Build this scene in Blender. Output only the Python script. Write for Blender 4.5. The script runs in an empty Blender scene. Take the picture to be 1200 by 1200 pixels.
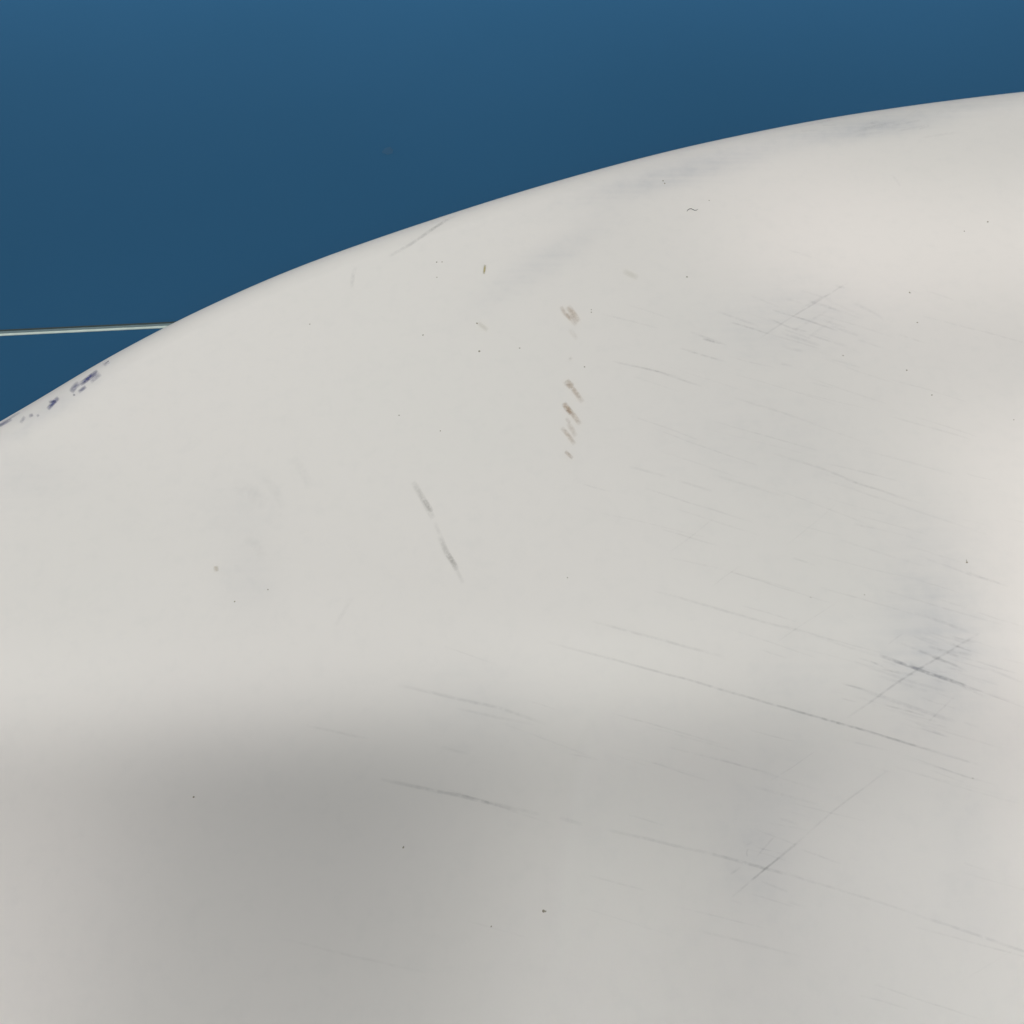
import bpy, bmesh, math, random
from mathutils import Vector, Matrix, noise
from mathutils.bvhtree import BVHTree
random.seed(4)
SC = bpy.context.scene
C = SC.collection
S = 0.7                                   # overall size of the close-up, metres per layout unit

# ------------------------------------------------------------------ camera
PITCH = math.radians(60)
HT = math.tan(math.radians(25))
CAM = Vector((0, 0, 0.62)) * S
FWD = Vector((0, math.cos(PITCH), -math.sin(PITCH)))
RGT = Vector((1, 0, 0))
UPV = Vector((0, math.sin(PITCH), math.cos(PITCH)))
cd = bpy.data.cameras.new('camera'); cam = bpy.data.objects.new('camera', cd); C.objects.link(cam)
cam.location = CAM; cam.rotation_euler = (math.pi/2 - PITCH, 0, 0)
cd.sensor_width = 36; cd.lens = 18/HT; cd.clip_start = 0.01; cd.clip_end = 100
SC.camera = cam
SC.cycles.transparent_max_bounces = 48

# ------------------------------------------------------------------ room light
w = bpy.data.worlds.new('World'); SC.world = w; w.use_nodes = True
bg = w.node_tree.nodes['Background']
bg.inputs[0].default_value = (0.93, 0.97, 1.0, 1); bg.inputs[1].default_value = 0.21

def area(name, loc, sx, sy, power, spread=180, col=(1, 1, 1), aim=None):
    l = bpy.data.lights.new(name, 'AREA'); l.shape = 'RECTANGLE'; l.size = sx; l.size_y = sy
    l.energy = power; l.spread = math.radians(spread); l.color = col
    o = bpy.data.objects.new(name, l); C.objects.link(o); o.location = loc
    if aim is not None:
        o.rotation_euler = (Vector(aim) - Vector(loc)).to_track_quat('-Z', 'Y').to_euler()
    return o
def ray(px, py):
    u = (px-600)/600*HT; v = -(py-600)/600*HT
    return (FWD + RGT*u + UPV*v)
def onz(px, py, z):
    d = ray(px, py); return CAM + d*((z-CAM.z)/d.z)
ZD = 0.145*S
LZ = 1.9
def beam(name, x0, x1, y0, y1, E, spread, col=(1, 1, 1)):
    """unseen added light beaming straight down on the rectangle x0..x1, y0..y1; E = light it adds"""
    area(name, ((x0+x1)/2, (y0+y1)/2, LZ), x1-x0, y1-y0, E*(x1-x0)*(y1-y0), spread, col)
area('ceiling_panel_lamp', (0.25, -0.85, 1.7), 1.6, 0.8, 11.2, 180, (1, .985, .95), (0.1, 0.15, 0.1))
XL = lambda px, py: onz(px, py, ZD).x
yb = onz(600, 838, ZD).y
beam('main_added_beam', -1.3, 1.3, yb, yb+1.7, 1.20, 2.0, (1, .985, .95))  # added beam whose near edge shapes the soft shadow boundary
beam('second_added_beam', -1.0, XL(740, 700), yb+.05, yb+.9, 0.24, 8, (1, .985, .95))  # added to brighten the left of the lit area
beam('near_added_beam', XL(120, 1100), XL(700, 1100), -0.7, onz(600, 1120, ZD).y, 0.42, 6, (1, .96, .93))  # added beam lifting the near end of the shade
xr = XL(1150, 850)
beam('right_added_beam', xr, xr+0.5, -0.2, onz(1160, 470, ZD).y, 0.66, 3.4, (1, .89, .85))  # added for the bright column at the right
xm = XL(925, 950)
beam('side_added_beam', xm, xm+0.6, -0.3, yb-.004, 0.84, 3.2, (1, .985, .955))  # added beam that ends the shade on its right side
beam('centre_added_beam', XL(585, 1000), XL(858, 1000), -0.2, yb-.002, 0.70, 4.2, (1, .985, .93))  # added beam lightening the middle of the shade
beam('left_added_beam', XL(120, 1000)-.5, XL(150, 1000), -0.3, yb-.012, 0.66, 6.0, (1, .95, .93))  # added wide soft beam, thins the shade at left
beam('edge_added_beam', XL(85, 1000)-.5, XL(85, 1000), -0.3, yb+.004, 0.38, 3.0, (1, .92, .88))  # added to lighten the left margin of the shade
area('far_added_light', (-0.15, 1.05, 1.9), 1.4, 0.5, 4.8, 27, (.96, .98, 1))  # added light, brightens the floor away from the shell
beam('upper_added_beam', XL(880, 250), 0.7, onz(1000, 345, ZD).y, onz(1000, 170, ZD).y, 0.66, 4.0, (1, .88, .84))  # added warm beam, brightens the shell's upper right
v = SC.view_settings
v.view_transform = 'Standard'; v.look = 'None'; v.exposure = 0; v.gamma = 1; v.use_curve_mapping = False

# ------------------------------------------------------------------ helpers
def mat(name):
    m = bpy.data.materials.new(name); m.use_nodes = True
    nt = m.node_tree; return m, nt, nt.nodes['Principled BSDF']
def N(nt, typ, **kw):
    n = nt.nodes.new(typ)
    for k, val in kw.items():
        if k in n.inputs: n.inputs[k].default_value = val
        else: setattr(n, k, val)
    return n
def math_(nt, op, a, b=None, clamp=False):
    n = nt.nodes.new('ShaderNodeMath'); n.operation = op; n.use_clamp = clamp
    for i, x in enumerate((a, b)):
        if x is None: continue
        if isinstance(x, (int, float)): n.inputs[i].default_value = x
        else: nt.links.new(x, n.inputs[i])
    return n.outputs[0]
def mixc(nt, fac, a, b, mode='MIX'):
    n = nt.nodes.new('ShaderNodeMix'); n.data_type = 'RGBA'; n.blend_type = mode
    for sock, x in ((n.inputs[0], fac), (n.inputs[6], a), (n.inputs[7], b)):
        if isinstance(x, (int, float)): sock.default_value = x
        elif isinstance(x, tuple): sock.default_value = (*x, 1)
        else: nt.links.new(x, sock)
    return n.outputs[2]
def noise_(nt, scale, detail=4, vec=None, rough=.5):
    n = N(nt, 'ShaderNodeTexNoise', Scale=scale, Detail=detail, Roughness=rough)
    if vec is not None: nt.links.new(vec, n.inputs['Vector'])
    return n.outputs['Fac']
def link(name, me, m=None, parent=None):
    o = bpy.data.objects.new(name, me); C.objects.link(o)
    if m: me.materials.append(m)
    if parent: o.parent = parent
    return o
def tag(o, label=None, cat=None, kind=None, group=None):
    for k, val in (('label', label), ('category', cat), ('kind', kind), ('group', group)):
        if val: o[k] = val

# ------------------------------------------------------------------ blue floor
m_floor, nt, P = mat('blue_floor')
tc = N(nt, 'ShaderNodeTexCoord').outputs['Object']
n1 = noise_(nt, 7, 3, tc); n2 = noise_(nt, 900, 2, tc); n3 = noise_(nt, 60, 5, tc)
c = mixc(nt, n1, (.0134, .0800, .169), (.0166, .0880, .188))
c = mixc(nt, math_(nt, 'MULTIPLY', n3, .10), c, (.022, .102, .19))
nt.links.new(c, P.inputs['Base Color'])
nt.links.new(math_(nt, 'ADD', math_(nt, 'MULTIPLY', n3, .12), .42), P.inputs['Roughness'])
P.inputs['Specular IOR Level'].default_value = .2
b = N(nt, 'ShaderNodeBump', Strength=.05, Distance=.0004); nt.links.new(n2, b.inputs['Height'])
nt.links.new(b.outputs[0], P.inputs['Normal'])
bm = bmesh.new(); bmesh.ops.create_grid(bm, x_segments=8, y_segments=8, size=3)
me = bpy.data.meshes.new('floor'); bm.to_mesh(me)
floor = link('floor', me, m_floor); tag(floor, kind='structure')

# ------------------------------------------------------------------ joint strip on the floor
A = onz(0, 392.5, 0); B = onz(190, 383.5, 0)
d = (B-A).normalized(); nrm = Vector((-d.y, d.x, 0))          # nrm points away from the camera
trim = bpy.data.objects.new('joint_strip', None); C.objects.link(trim); trim.location = A
tag(trim, 'thin pale metal joint strip with a dark seam crossing the blue floor', 'joint strip')
def simple(name, col, rough, metal=0, scale=300):
    m, nt, P = mat(name)
    n = noise_(nt, scale, 4, N(nt, 'ShaderNodeTexCoord').outputs['Object'])
    nt.links.new(mixc(nt, n, tuple(x*.8 for x in col), tuple(min(1, x*1.15) for x in col)), P.inputs['Base Color'])
    P.inputs['Roughness'].default_value = rough; P.inputs['Metallic'].default_value = metal
    return m
def bar(name, w0, w1, prof, m):
    """extrude a small cross-section (offset across, height) along the strip"""
    bm = bmesh.new(); ends = []
    for s in (-0.8, -0.3, 0.0, 0.06, 0.12, 0.3, 0.7):
        j = (noise.noise(Vector((s*9, w0*4000, 0))))*.00012
        ends.append([bm.verts.new(d*s + nrm*(o+j) + Vector((0, 0, z))) for o, z in prof])
    for a, b_ in zip(ends, ends[1:]):
        for i in range(len(prof)):
            k = (i+1) % len(prof); bm.faces.new((a[i], a[k], b_[k], b_[i]))
    bm.faces.new(ends[0]); bm.faces.new(list(reversed(ends[-1])))
    bmesh.ops.recalc_face_normals(bm, faces=bm.faces)
    me = bpy.data.meshes.new(name); bm.to_mesh(me)
    return link(name, me, m, trim)
def rect(a, b_, z0, z1, ch=.0002):
    return [(a, z0), (a, z1-ch), (a+ch, z1), (b_-ch, z1), (b_, z1-ch), (b_, z0)]
bar('lip', 0, 1, [(-.0008, .0001), (-.0007, .0004), (-.0003, .0007), (.0002, .0007), (.0002, .0001)], simple('pale_strip_edge', (.62, .72, .66), .45))
bar('web', 1, 2, rect(.0002, .0020, .0003, .0006), simple('grey_green_strip', (.135, .20, .215), .5))
bar('seam', 2, 3, rect(.0020, .0029, .0003, .0008), simple('dark_seal', (.03, .05, .05), .6))

# ------------------------------------------------------------------ white shell
# far edge as seen, unprojected to the plane of the rim; the rest closes the oval outside the frame
SIL = [(-120, 566), (-60, 529), (0, 494), (46, 467.2), (93.5, 438.5), (139.3, 412.2), (187, 386.8), (220, 370.2), (300, 333.3),
       (366, 306.5), (433, 282.3), (500, 259.6), (566.7, 238), (633, 217.8), (700, 198.8), (762, 182.5), (825, 167.6),
       (950, 142.2), (1075, 122.8), (1200, 107.5), (1300, 98)]
RT = .03*S; ZC = .085*S
Cpts = []
for i, (px, py) in enumerate(SIL):
    q0 = SIL[max(0, i-1)]; q1 = SIL[min(len(SIL)-1, i+1)]
    r = ray(px, py).normalized()
    t = (onz(*q1, ZC) - onz(*q0, ZC)); t.z = 0; t.normalize()
    n = t.cross(r).normalized()
    if n.z < 0: n = -n
    p = onz(px, py, ZC + RT*n.z) - n*RT
    Cpts.append(Vector((p.x, p.y)))
close = [(.56, .665), (.74, .60), (.87, .42), (.90, .16), (.80, -.12), (.56, -.30), (.26, -.34), (-.03, -.27), (-.24, -.10), (-.345, .10)]
ctrl = Cpts + [Vector(q)*S for q in close]
def catmull(p0, p1, p2, p3, t):
    def kn(a, b_, k): return k + max((b_-a).length, 1e-6)**.5
    t0 = 0; t1 = kn(p0, p1, t0); t2 = kn(p1, p2, t1); t3 = kn(p2, p3, t2); t = t1 + (t2-t1)*t
    A1 = p0*((t1-t)/(t1-t0)) + p1*((t-t0)/(t1-t0)); A2 = p1*((t2-t)/(t2-t1)) + p2*((t-t1)/(t2-t1)); A3 = p2*((t3-t)/(t3-t2)) + p3*((t-t2)/(t3-t2))
    B1 = A1*((t2-t)/(t2-t0)) + A2*((t-t0)/(t2-t0)); B2 = A2*((t3-t)/(t3-t1)) + A3*((t-t1)/(t3-t1))
    return B1*((t2-t)/(t2-t1)) + B2*((t-t1)/(t2-t1))
dense = []
for i in range(len(ctrl)):
    p = [ctrl[(i+k-1) % len(ctrl)] for k in range(4)]
    dense += [catmull(*p, j/40) for j in range(40)]
acc = [0]
for a, b_ in zip(dense, dense[1:]+dense[:1]): acc.append(acc[-1] + (b_-a).length)
NO = 960; out = []; k = 0
for i in range(NO):
    s = acc[-1]*i/NO
    while acc[k+1] < s: k += 1
    f = (s-acc[k])/(acc[k+1]-acc[k]); out.append(dense[k].lerp(dense[(k+1) % len(dense)], f))
for _ in range(6):                                               # take out the digitising jitter
    out = [(out[i-1] + out[i]*2 + out[(i+1) % NO])/4 for i in range(NO)]
O = Vector((.28, .14))*S
nor = []
for i in range(NO):
    t = (out[(i+1) % NO] - out[i-1]).normalized(); n = Vector((t.y, -t.x))
    if n.dot(out[i]-O) < 0: n = -n
    nor.append(n)

def pix(p):                                                      # point -> photo pixel, to place dents and wear
    q = p - CAM; z = q.dot(FWD)
    if z <= 0: return (9e9, 9e9)
    return (600 + q.dot(RGT)/z/HT*600, 600 - q.dot(UPV)/z/HT*600)
def seg_d(px, py, pts):
    best = 1e9
    for (ax, ay), (bx, by) in zip(pts, pts[1:]):
        dx, dy = bx-ax, by-ay; t = max(0, min(1, ((px-ax)*dx + (py-ay)*dy)/(dx*dx+dy*dy)))
        best = min(best, math.hypot(px-ax-dx*t, py-ay-dy*t))
    return best
VALLEY = [([(1260, 128), (1120, 140), (1000, 158), (880, 182), (780, 205), (700, 228)], 14, -.00022),
          ([(760, 245), (690, 285), (620, 330), (560, 388)], 24, -.00034),
          ([(1010, 205), (880, 232), (760, 285), (690, 350)], 30, .00025)]
DENT = [(292, 680, 42, 40, -.00016), (285, 598, 48, 30, -.00010), (930, 380, 70, 45, -.00012), (1105, 770, 45, 70, -.0002),
        (820, 345, 16, 14, .00006), (640, 600, 90, 120, .0002)]
def relief(p):
    x, y = pix(p)
    if not (-300 < x < 1500 and -300 < y < 1500): return 0
    h = 0
    for pts, s, a in VALLEY:
        q = seg_d(x, y, pts)
        if q < 4*s: h += a*math.exp(-(q/s)**2)
    for cx, cy, sx, sy, a in DENT:
        q = ((x-cx)/sx)**2 + ((y-cy)/sy)**2
        if q < 9: h += a*math.exp(-q)
    return h*S
DOME = .055*S
def sm(x): return x*x*(3-2*x)
bm = bmesh.new(); rings = []
def ring(fn): rings.append([bm.verts.new(fn(i)) for i in range(NO)])
# foot on the floor, side wall up to the rim, half-round rim, domed top
foot = lambda i, k, z: Vector((*out[i].lerp(O, k), z))
for k, z in ((.36, .0), (.355, .0015), (.34, .006), (.27, .02), (.19, .035), (.11, .048)): ring(lambda i: foot(i, k, z*S))
for a in range(-80, 91, 8):
    a = math.radians(min(a, 90)); ca, sa = math.cos(a), math.sin(a)
    ring(lambda i: Vector((*(out[i] + nor[i]*RT*ca), ZC + RT*sa)))
ring(lambda i: Vector((*out[i], ZC+RT)))
NR = 170
for j in range(1, NR):
    k = (j/NR)**1.05
    def top(i):
        p = Vector((*out[i].lerp(O, k), ZC + RT + DOME*sm(min(1, k*.93+.0))))
        p.z += relief(p)*min(1, k*30)
        return p
    ring(top)
for a, b_ in zip(rings, rings[1:]):
    for i in range(NO): bm.faces.new((a[i], a[(i+1) % NO], b_[(i+1) % NO], b_[i]))
ctr = bm.verts.new((*O, rings[-1][0].co.z))
for i in range(NO): bm.faces.new((rings[-1][i], rings[-1][(i+1) % NO], ctr))
bm.faces.new(list(reversed(rings[0])))
bmesh.ops.recalc_face_normals(bm, faces=bm.faces)
for f in bm.faces: f.smooth = True
bm.verts.ensure_lookup_table(); bm.faces.ensure_lookup_table()
tree = BVHTree.FromBMesh(bm)
me = bpy.data.meshes.new('shell_body'); bm.to_mesh(me)
# grime: soft dirty patches and painted shade of valleys and dents, stored per vertex
GR = [(1098, 775, 66, 70, 10, .14), (1085, 690, 62, 110, 0, .10), (1020, 149, 85, 13, -8, .26), (800, 200, 120, 17, -15, .20),
      (1150, 123, 70, 9, -6, .12), (640, 305, 90, 18, -33, .10), (940, 365, 80, 40, 10, .08), (880, 395, 70, 30, 15, .05), (900, 520, 130, 60, 15, .04),
      (292, 680, 36, 42, 0, .06), (285, 595, 46, 34, 0, .04), (888, 1000, 45, 70, 0, .10), (1130, 980, 30, 60, 0, .05), (930, 830, 60, 110, 0, .05),
      (60, 480, 70, 10, -32, .12), (30, 560, 60, 30, 0, .05), (560, 830, 60, 60, 0, .05), (1140, 1060, 40, 40, 0, .04)]
at = me.attributes.new('grime_shade', 'FLOAT', 'POINT')
vals = []
for vtx in me.vertices:
    x, y = pix(vtx.co); g = 0
    if -200 < x < 1400 and -200 < y < 1400 and vtx.co.z > ZC:
        for cx, cy, sx, sy, rot, a in GR:
            a *= 1.7
            ro = math.radians(rot); dx, dy = x-cx, y-cy
            ex = (dx*math.cos(ro)+dy*math.sin(ro))/sx; ey = (-dx*math.sin(ro)+dy*math.cos(ro))/sy
            q = ex*ex+ey*ey
            if q < 8: g += a*math.exp(-q)
    vals.append(g)
at.data.foreach_set('value', vals)

m_sh, nt, P = mat('scuffed_white_plastic')
tc = N(nt, 'ShaderNodeTexCoord').outputs['Object']
mp = N(nt, 'ShaderNodeMapping'); mp.inputs['Rotation'].default_value = (0, 0, math.radians(16)); mp.inputs['Scale'].default_value = (14, 420, 60)
nt.links.new(tc, mp.inputs['Vector'])
streak = noise_(nt, 1, 4, mp.outputs[0])
blot = noise_(nt, 9, 3, tc); blot2 = N(nt, 'ShaderNodeTexNoise', Scale=5.0, Detail=2.0, noise_dimensions='4D', W=3.7); nt.links.new(tc, blot2.inputs['Vector'])
fine = noise_(nt, 160, 5, tc, .6); micro = noise_(nt, 2600, 2, tc)
c = mixc(nt, blot, (.742, .742, .708), (.790, .768, .744))
c = mixc(nt, math_(nt, 'MULTIPLY', blot2.outputs['Fac'], .5), c, (.800, .760, .730))
c = mixc(nt, math_(nt, 'MULTIPLY', math_(nt, 'SUBTRACT', fine, .5, True), .45), c, (.6, .61, .6))
ga = N(nt, 'ShaderNodeAttribute', attribute_name='grime_shade').outputs['Fac']
brk = math_(nt, 'ADD', math_(nt, 'MULTIPLY', fine, .9), math_(nt, 'MULTIPLY', streak, .9))
c = mixc(nt, math_(nt, 'MULTIPLY', ga, brk, True), c, (.34, .375, .43))
nt.links.new(c, P.inputs['Base Color'])
nt.links.new(math_(nt, 'ADD', math_(nt, 'MULTIPLY', streak, .12), .40), P.inputs['Roughness'])
P.inputs['Specular IOR Level'].default_value = .35
b = N(nt, 'ShaderNodeBump', Strength=.03, Distance=.0003); nt.links.new(micro, b.inputs['Height'])
b2 = N(nt, 'ShaderNodeBump', Strength=.02, Distance=.0005); nt.links.new(streak, b2.inputs['Height']); nt.links.new(b.outputs[0], b2.inputs['Normal'])
nt.links.new(b2.outputs[0], P.inputs['Normal'])
shell = bpy.data.objects.new('plastic_shell', None); C.objects.link(shell); shell.location = (O.x, O.y, 0)
tag(shell, 'large scuffed white plastic shell with a smooth rounded rim on the blue floor', 'plastic shell')
def child(name, me, m):
    me.transform(Matrix.Translation((-O.x, -O.y, 0))); return link(name, me, m, shell)
child('shell_body', me, m_sh)

# ------------------------------------------------------------------ wear on the shell: thin films lying on the surface
def hit(px, py):
    p, n, _, _ = tree.ray_cast(CAM, ray(px, py).normalized())
    if p is None: return None
    return p, n
class Film:
    def __init__(self): self.v = []; self.f = []; self.uv = []; self.col = []
    def stroke(self, pts, wid, alpha, col, step=5, seed=None):
        """polyline in photo pixels -> ribbon on the surface; width in pixels, fading at both ends"""
        L = [0]
        for a, b_ in zip(pts, pts[1:]): L.append(L[-1] + math.hypot(b_[0]-a[0], b_[1]-a[1]))
        n = max(3, int(L[-1]/step)); sd = random.uniform(0, 99); off = .00004 + .00010*((len(self.v)*.6180339) % 1); prev = None
        for i in range(n+1):
            s = L[-1]*i/n; k = 0
            while k < len(L)-2 and L[k+1] < s: k += 1
            f = (s-L[k])/max(1e-6, L[k+1]-L[k]); x = pts[k][0]+(pts[k+1][0]-pts[k][0])*f; y = pts[k][1]+(pts[k+1][1]-pts[k][1])*f
            tx, ty = pts[k+1][0]-pts[k][0], pts[k+1][1]-pts[k][1]; l = math.hypot(tx, ty); nx, ny = -ty/l, tx/l
            jw = noise.noise(Vector((s*.03, sd, 0)))*.7; x += nx*jw; y += ny*jw
            row = []
            for e in (-1, 0, 1):
                h = hit(x+nx*wid*e, y+ny*wid*e)
                if h is None: row = None; break
                row.append(h[0] + h[1]*off)
            if row:
                i0 = len(self.v); self.v += row
                self.uv += [(i/n, 0), (i/n, .5), (i/n, 1)]; self.col += [(*col, alpha)]*3
                if prev is not None:
                    self.f += [(prev, prev+1, i0+1, i0), (prev+1, prev+2, i0+2, i0+1)]
                prev = i0
            else: prev = None
    def build(self, name, m):
        me = bpy.data.meshes.new(name); me.from_pydata(self.v, [], self.f); me.update()
        ul = me.uv_layers.new(name='UVMap'); ca = me.color_attributes.new('tint', 'FLOAT_COLOR', 'POINT')
        for lp in me.loops: ul.data[lp.index].uv = self.uv[lp.vertex_index]
        for i, cc in enumerate(self.col): ca.data[i].color = cc
        for p in me.polygons: p.use_smooth = True
        o = child(name, me, m); o['kind'] = 'stuff'; return o
def film_mat(name, nscale, lo, hi):
    m, nt, P = mat(name)
    uv = N(nt, 'ShaderNodeUVMap').outputs[0]; sx = N(nt, 'ShaderNodeSeparateXYZ'); nt.links.new(uv, sx.inputs[0])
    u, vv = sx.outputs[0], sx.outputs[1]
    para = lambda q: math_(nt, 'MULTIPLY', math_(nt, 'MULTIPLY', q, math_(nt, 'SUBTRACT', 1.0, q)), 4.0, True)
    a = math_(nt, 'MULTIPLY', para(vv), math_(nt, 'POWER', para(u), .6))
    nn = noise_(nt, nscale, 5, N(nt, 'ShaderNodeTexCoord').outputs['Object'], .65)
    mr = N(nt, 'ShaderNodeMapRange'); mr.inputs[1].default_value = lo; mr.inputs[2].default_value = hi; nt.links.new(nn, mr.inputs[0])
    at_ = N(nt, 'ShaderNodeAttribute', attribute_name='tint')
    a = math_(nt, 'MULTIPLY', math_(nt, 'MULTIPLY', a, mr.outputs[0]), at_.outputs['Alpha'], True)
    nt.links.new(at_.outputs['Color'], P.inputs['Base Color']); nt.links.new(a, P.inputs['Alpha'])
    P.inputs['Roughness'].default_value = .55; P.inputs['Specular IOR Level'].default_value = .3
    return m
GREY = (.20, .22, .24); BLUE = (.17, .20, .27); VIO = (.085, .10, .27); BRN = (.40, .22, .07)
sc = Film()
LINES = [  # long named scratches: points, half width, strength
    ([(1030, 768), (1080, 786), (1132, 804)], 1.8, .75), ([(1132, 804), (1190, 824)], 1.4, .15),
    ([(1148, 742), (1110, 765), (1060, 794), (992, 842)], 1.3, .42), ([(1012, 809), (1066, 828), (1121, 847)], 2.2, .32),
    ([(1071, 718), (1105, 730), (1146, 745)], 1.6, .25), ([(1087, 757), (1130, 772)], 1.6, .25),
    ([(1000, 775), (1060, 797), (1115, 812)], 1.6, .2), ([(1030, 792), (1090, 812)], 1.8, .2),
    ([(640, 752), (800, 795), (910, 827), (1020, 858), (1120, 888), (1150, 898)], 1.3, .42), ([(910, 827), (1020, 858), (1100, 883)], 1.2, .35),
    ([(692, 728), (760, 746), (850, 770)], 1.5, .28), ([(765, 692), (850, 716), (947, 743)], 1.4, .26), ([(947, 743), (1030, 770)], 1.4, .14),
    ([(445, 913), (540, 933), (634, 955)], 2.0, .40), ([(655, 958), (685, 967)], 2.2, .2), ([(710, 972), (800, 993), (843, 1003)], 1.7, .3),
    ([(835, 1001), (880, 1013), (922, 1025)], 1.7, .55), ([(920, 1024), (1030, 1057), (1077, 1073)], 1.4, .2), ([(1070, 1071), (1110, 1084), (1200, 1115), (1230, 1126)], 1.6, .3),
    ([(857, 1052), (900, 1015), (943, 980)], 1.2, .38), ([(943, 980), (977, 950), (1040, 903)], 1.1, .24), ([(880, 1032), (940, 985)], 1.1, .2),
    ([(877, 995), (874, 999), (876, 1004)], 1.0, .4), ([(877, 920), (960, 943)], 1.6, .16), ([(817, 1090), (940, 1121)], 1.5, .18),
    ([(466, 803), (587, 830), (640, 849)], 1.8, .30), ([(533, 830), (627, 850)], 1.6, .18), ([(508, 873), (550, 884)], 1.8, .14), ([(358, 850), (432, 866)], 1.5, .18),
    ([(717, 423), (772, 436), (823, 453)], 1.1, .38), ([(797, 408), (852, 425)], 1.0, .36), ([(823, 397), (843, 403)], 1.0, .5),
    ([(857, 378), (903, 392)], 1.0, .42), ([(903, 392), (962, 409)], 1.0, .2), ([(905, 363), (957, 379), (982, 388)], 1.0, .5),
    ([(890, 397), (940, 364), (995, 331)], 1.0, .34), ([(938, 362), (970, 345)], 1.0, .2), ([(703, 368), (772, 385)], 1.0, .18),
    ([(905, 531), (960, 548), (1007, 567), (1080, 591)], 1.3, .28), ([(737, 547), (782, 559)], 1.4, .18), ([(793, 563), (835, 576)], 1.4, .22),
    ([(833, 556), (920, 582)], 1.4, .14), ([(1078, 652), (1135, 673), (1182, 688)], 1.2, .22), ([(960, 560), (1160, 628)], 1.2, .14),
    ([(534, 252), (506, 269), (480, 287), (455, 301)], 1.7, .42), ([(524, 257), (502, 272)], 1.2, .3),
    ([(417, 313), (414, 322), (412, 340)], 2.2, .24), ([(308, 556), (322, 575), (334, 596)], 5, .12), ([(342, 536), (354, 550), (364, 572)], 5, .10), ([(272, 566), (295, 578), (312, 592)], 8, .12), ([(286, 630), (300, 638), (310, 655)], 5, .10),
    ([(412, 700), (402, 718), (392, 735)], 2.2, .14), ([(1045, 205), (1056, 219)], 1.4, .15), ([(330, 1100), (420, 1122), (500, 1140)], 1.6, .14)]
for p, wd, a in LINES: sc.stroke(p, wd*1.35, a*(.62 if a > .7 else .38), BLUE if p[0][0] > 980 else GREY)
for _ in range(140):                                             # faint hairlines, nearly parallel
    x = random.gauss(930, 190); y = random.gauss(640, 260); l = random.uniform(25, 150); an = math.radians(random.gauss(16.5, 2.2))
    if random.random() < .06: an = math.radians(random.gauss(-35, 5)); l *= .6
    x1, y1 = x+l*math.cos(an), y+l*math.sin(an)
    if y < 330 or x1 > 1260: continue
    sc.stroke([(x, y), ((x+x1)/2, (y+y1)/2+random.uniform(-1, 1)), (x1, y1)], random.uniform(.8, 1.6), random.uniform(.02, .08), GREY, 9)
for cx, cy, nn_, sp in ((1090, 790, 46, 38), (930, 375, 26, 45), (900, 1005, 14, 34), (1020, 150, 14, 40)):
    for _ in range(nn_):
        x, y = random.gauss(cx, sp), random.gauss(cy, sp*(.2 if cy < 200 else .9)); l = random.uniform(12, 60); an = math.radians(random.gauss(18 if cy > 200 else -8, 4))
        if random.random() < .12: an = math.radians(random.gauss(-36, 6))
        sc.stroke([(x, y), (x+l*math.cos(an), y+l*math.sin(an))], random.uniform(.9, 2.2), random.uniform(.03, .10), BLUE, 7)
sc.build('scratches', film_mat('scratch_dirt', 420, .30, .62))

sm_ = Film()
for p, wd, a in [([(484, 564), (496, 585), (508, 608)], 4.2, .40), ([(498, 586), (506, 600)], 3.4, .25), ([(509, 612), (516, 628)], 3.0, .16), ([(515, 628), (524, 648), (536, 668)], 4.0, .42), ([(525, 650), (534, 664)], 3.2, .30), ([(532, 662), (543, 684)], 3.0, .18)]:
    sm_.stroke(p, wd, a*.46, (.27, .26, .235), 4)
for p, wd, a in [([(143, 412), (133, 418), (121, 428)], 3, .62), ([(115, 435), (105, 442), (94, 451)], 3, .95), ([(118, 438), (106, 448)], 2.6, .4),
                 ([(93, 449), (88, 453), (83, 460)], 3.6, .6), ([(101, 453), (92, 460)], 2.4, .6), ([(69, 466), (63, 472), (56, 480)], 2.8, .85), ([(57, 471), (66, 470)], 1.8, .6),
                 ([(39, 486), (34, 488)], 2.2, .5), ([(46, 486), (43, 488)], 1.8, .5), ([(29, 488), (24, 496)], 2.2, .35), ([(14, 491), (0, 499), (-8, 504)], 2.2, .6), ([(24, 483), (8, 493)], 1.5, .3),
                 ([(98, 437), (94, 441)], 2, .6), ([(113, 429), (108, 432)], 1.6, .5), ([(88, 462), (86, 464)], 1.4, .7)]:
    sm_.stroke(p, wd*1.05, a*.85, VIO, 2.5)
sm_.build('scuff_marks', film_mat('rubbed_paint', 700, .22, .52))

br = Film()
for p, wd, a in [([(657, 359), (661, 366), (669, 375)], 2.6, .42), ([(665, 359), (670, 366), (678, 378)], 4.0, .52), ([(664, 368), (675, 382)], 2.5, .25), ([(667, 386), (677, 398)], 3, .14),
                 ([(667, 419), (670, 422)], 2.6, .25), ([(663, 446), (666, 450), (671, 454)], 4.5, .55), ([(666, 449), (674, 459), (683, 472)], 3.2, .46),
                 ([(660, 472), (665, 479), (670, 485)], 3.6, .75), ([(665, 478), (672, 487), (680, 498)], 3.2, .5), ([(658, 501), (665, 509), (674, 521)], 2.8, .5),
                 ([(665, 496), (671, 504), (675, 512)], 3.2, .3), ([(663, 490), (668, 496)], 2.4, .25), ([(662, 529), (665, 532), (671, 538)], 2.2, .6)]:
    br.stroke(p, wd*1.1, a*.62, BRN, 2.5)
br.stroke([(253, 663), (254, 670)], 3.5, .3, (.45, .33, .15), 2)
br.build('brown_stains', film_mat('dried_brown_stain', 800, .20, .60))

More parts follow.
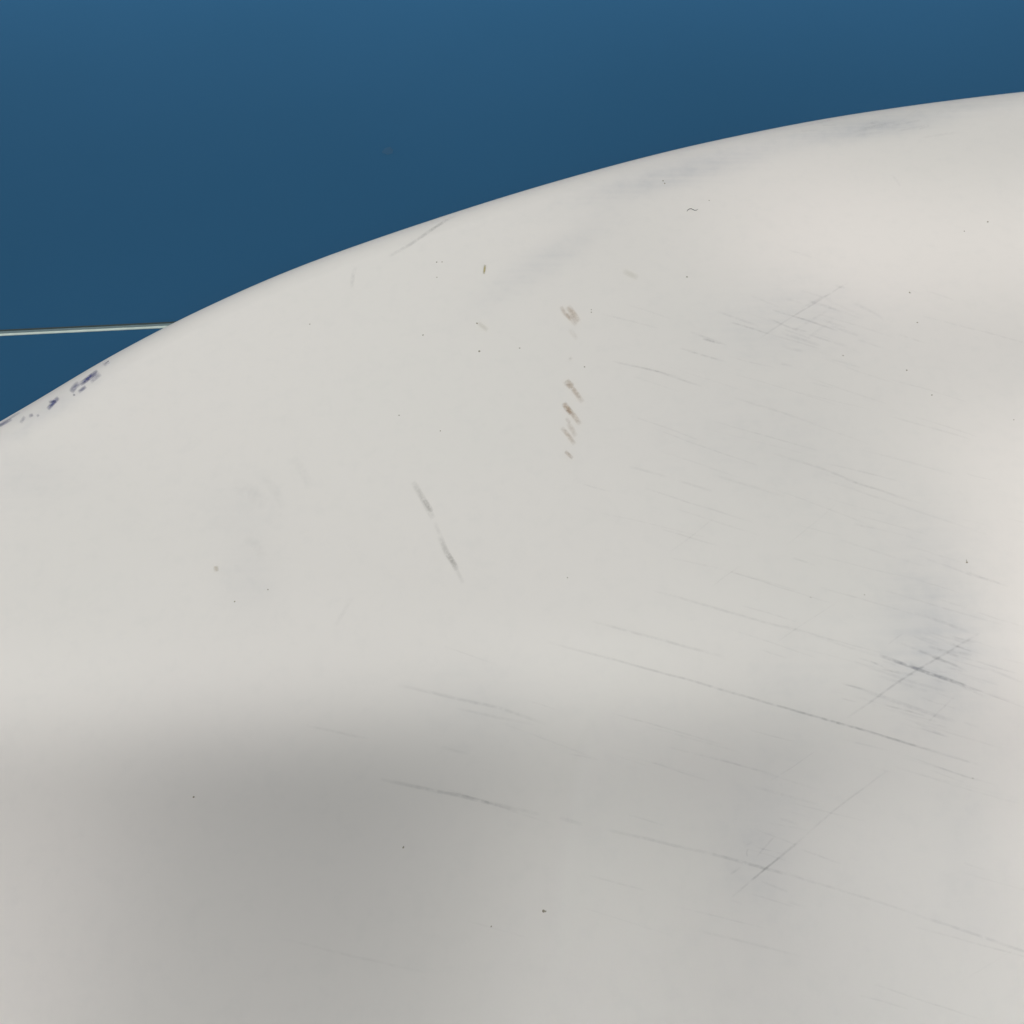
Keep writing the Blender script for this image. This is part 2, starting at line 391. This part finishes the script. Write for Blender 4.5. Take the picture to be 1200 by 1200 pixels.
yl = Film()
for p, wd, a in [([(568.5, 310), (568, 315), (567, 321.5)], 1.7, .6), ([(560, 378), (572, 387)], 3, .12), ([(730, 318), (748, 326)], 4, .10)]: yl.stroke(p, wd, a, (.50, .43, .16), 2)
yl.build('yellow_mark', film_mat('yellow_stain', 500, .1, .4))

# dirt specks: little raised grains too small to pick apart
SPK = [(511.7, 307.3, 1.3), (518, 307, 1.2), (512, 325, .9), (559, 379, 1.7), (561.7, 411.7, 1.7), (495.7, 392.7, 1.4), (609, 408, 1.3), (363, 380, 1.1), (467.7, 486.7, 1.3),
       (516, 505, 1.2), (805, 324.6, 1.4), (1157.5, 260, 1.3), (1130, 271, 1.1), (1066, 343, 1.6), (988, 416.7, 1.1), (1062.5, 434, 1.3), (1092, 463, 1.2), (1133, 659, 1.6), (1132.6, 656.5, 1.0),
       (1013, 697, .9), (637, 1067.7, 2.2), (639.5, 1068, 1.4), (575.7, 1085.7, 1.4), (472.7, 993, 1.8), (227, 934, 1.5), (685, 430, 1.3), (693, 366, 1.2), (693, 363, .9), (777, 212, 1.2), (779, 215, 1.2),
       (1075, 378, 1.2), (1188, 492, .9), (831, 235, .9), (665, 677, 1.1), (275, 705, 1.2), (314, 691, 1.2), (950, 700, .9), (1140, 912, .9)]
bm = bmesh.new()
for x, y, r in SPK:
    h = hit(x, y)
    if not h: continue
    p, n = h; R = r*.00026*(p-CAM).length/.39
    M = Matrix.Translation(p + n*R*.1) @ n.to_track_quat('Z', 'Y').to_matrix().to_4x4() @ Matrix.Rotation(random.uniform(0, 6), 4, 'Z') @ Matrix.Diagonal((R, R*random.uniform(.6, 1), R*.5, 1))
    bmesh.ops.create_icosphere(bm, subdivisions=1, radius=1, matrix=M)
mes = bpy.data.meshes.new('dirt_specks'); bm.to_mesh(mes)
o = child('dirt_specks', mes, simple('dirt_grain', (.30, .28, .22), .8, 0, 2000)); o['kind'] = 'stuff'

# one curled fibre lying on the shell
bm = bmesh.new(); prev = None; base = hit(812, 246)[0]
fp = [(805, 248), (806.2, 246.2), (808, 245), (810, 244.8), (812, 245.8), (814, 246.8), (816, 246.6), (818, 245.6)]
pts = [(lambda h: h[0]+h[1]*.00016)(hit(*q)) for q in fp]
for i, p in enumerate(pts):
    t = (pts[min(i+1, len(pts)-1)] - pts[max(i-1, 0)]).normalized(); q = t.to_track_quat('Z', 'Y'); r = .00013*(1 if 0 < i < len(pts)-1 else .5)
    rg = [bm.verts.new(p + q @ Vector((r*math.cos(a*math.pi/3), r*math.sin(a*math.pi/3), 0)) - base) for a in range(6)]
    if prev:
        for k in range(6): bm.faces.new((prev[k], prev[(k+1) % 6], rg[(k+1) % 6], rg[k]))
    else: bm.faces.new(list(reversed(rg)))
    prev = rg
bm.faces.new(prev)
mef = bpy.data.meshes.new('dust_fibre'); bm.to_mesh(mef)
fib = link('dust_fibre', mef, simple('dark_fibre', (.06, .06, .06), .8)); fib.location = base
tag(fib, 'tiny dark curled fibre lying on the white shell near its rim', 'fibre')

# faint dark spot on the floor
bm = bmesh.new(); c0 = onz(455, 177, .00012)
vs = [bm.verts.new(c0 + Vector((math.cos(a*.35)*.0034*random.uniform(.7, 1.2), math.sin(a*.35)*.0030*random.uniform(.7, 1.2), 0))) for a in range(18)]
bm.faces.new(vs); mesp = bpy.data.meshes.new('dark_spot'); bm.to_mesh(mesp)
link('dark_spot', mesp, simple('floor_spot', (.0125, .075, .158), .45), floor)
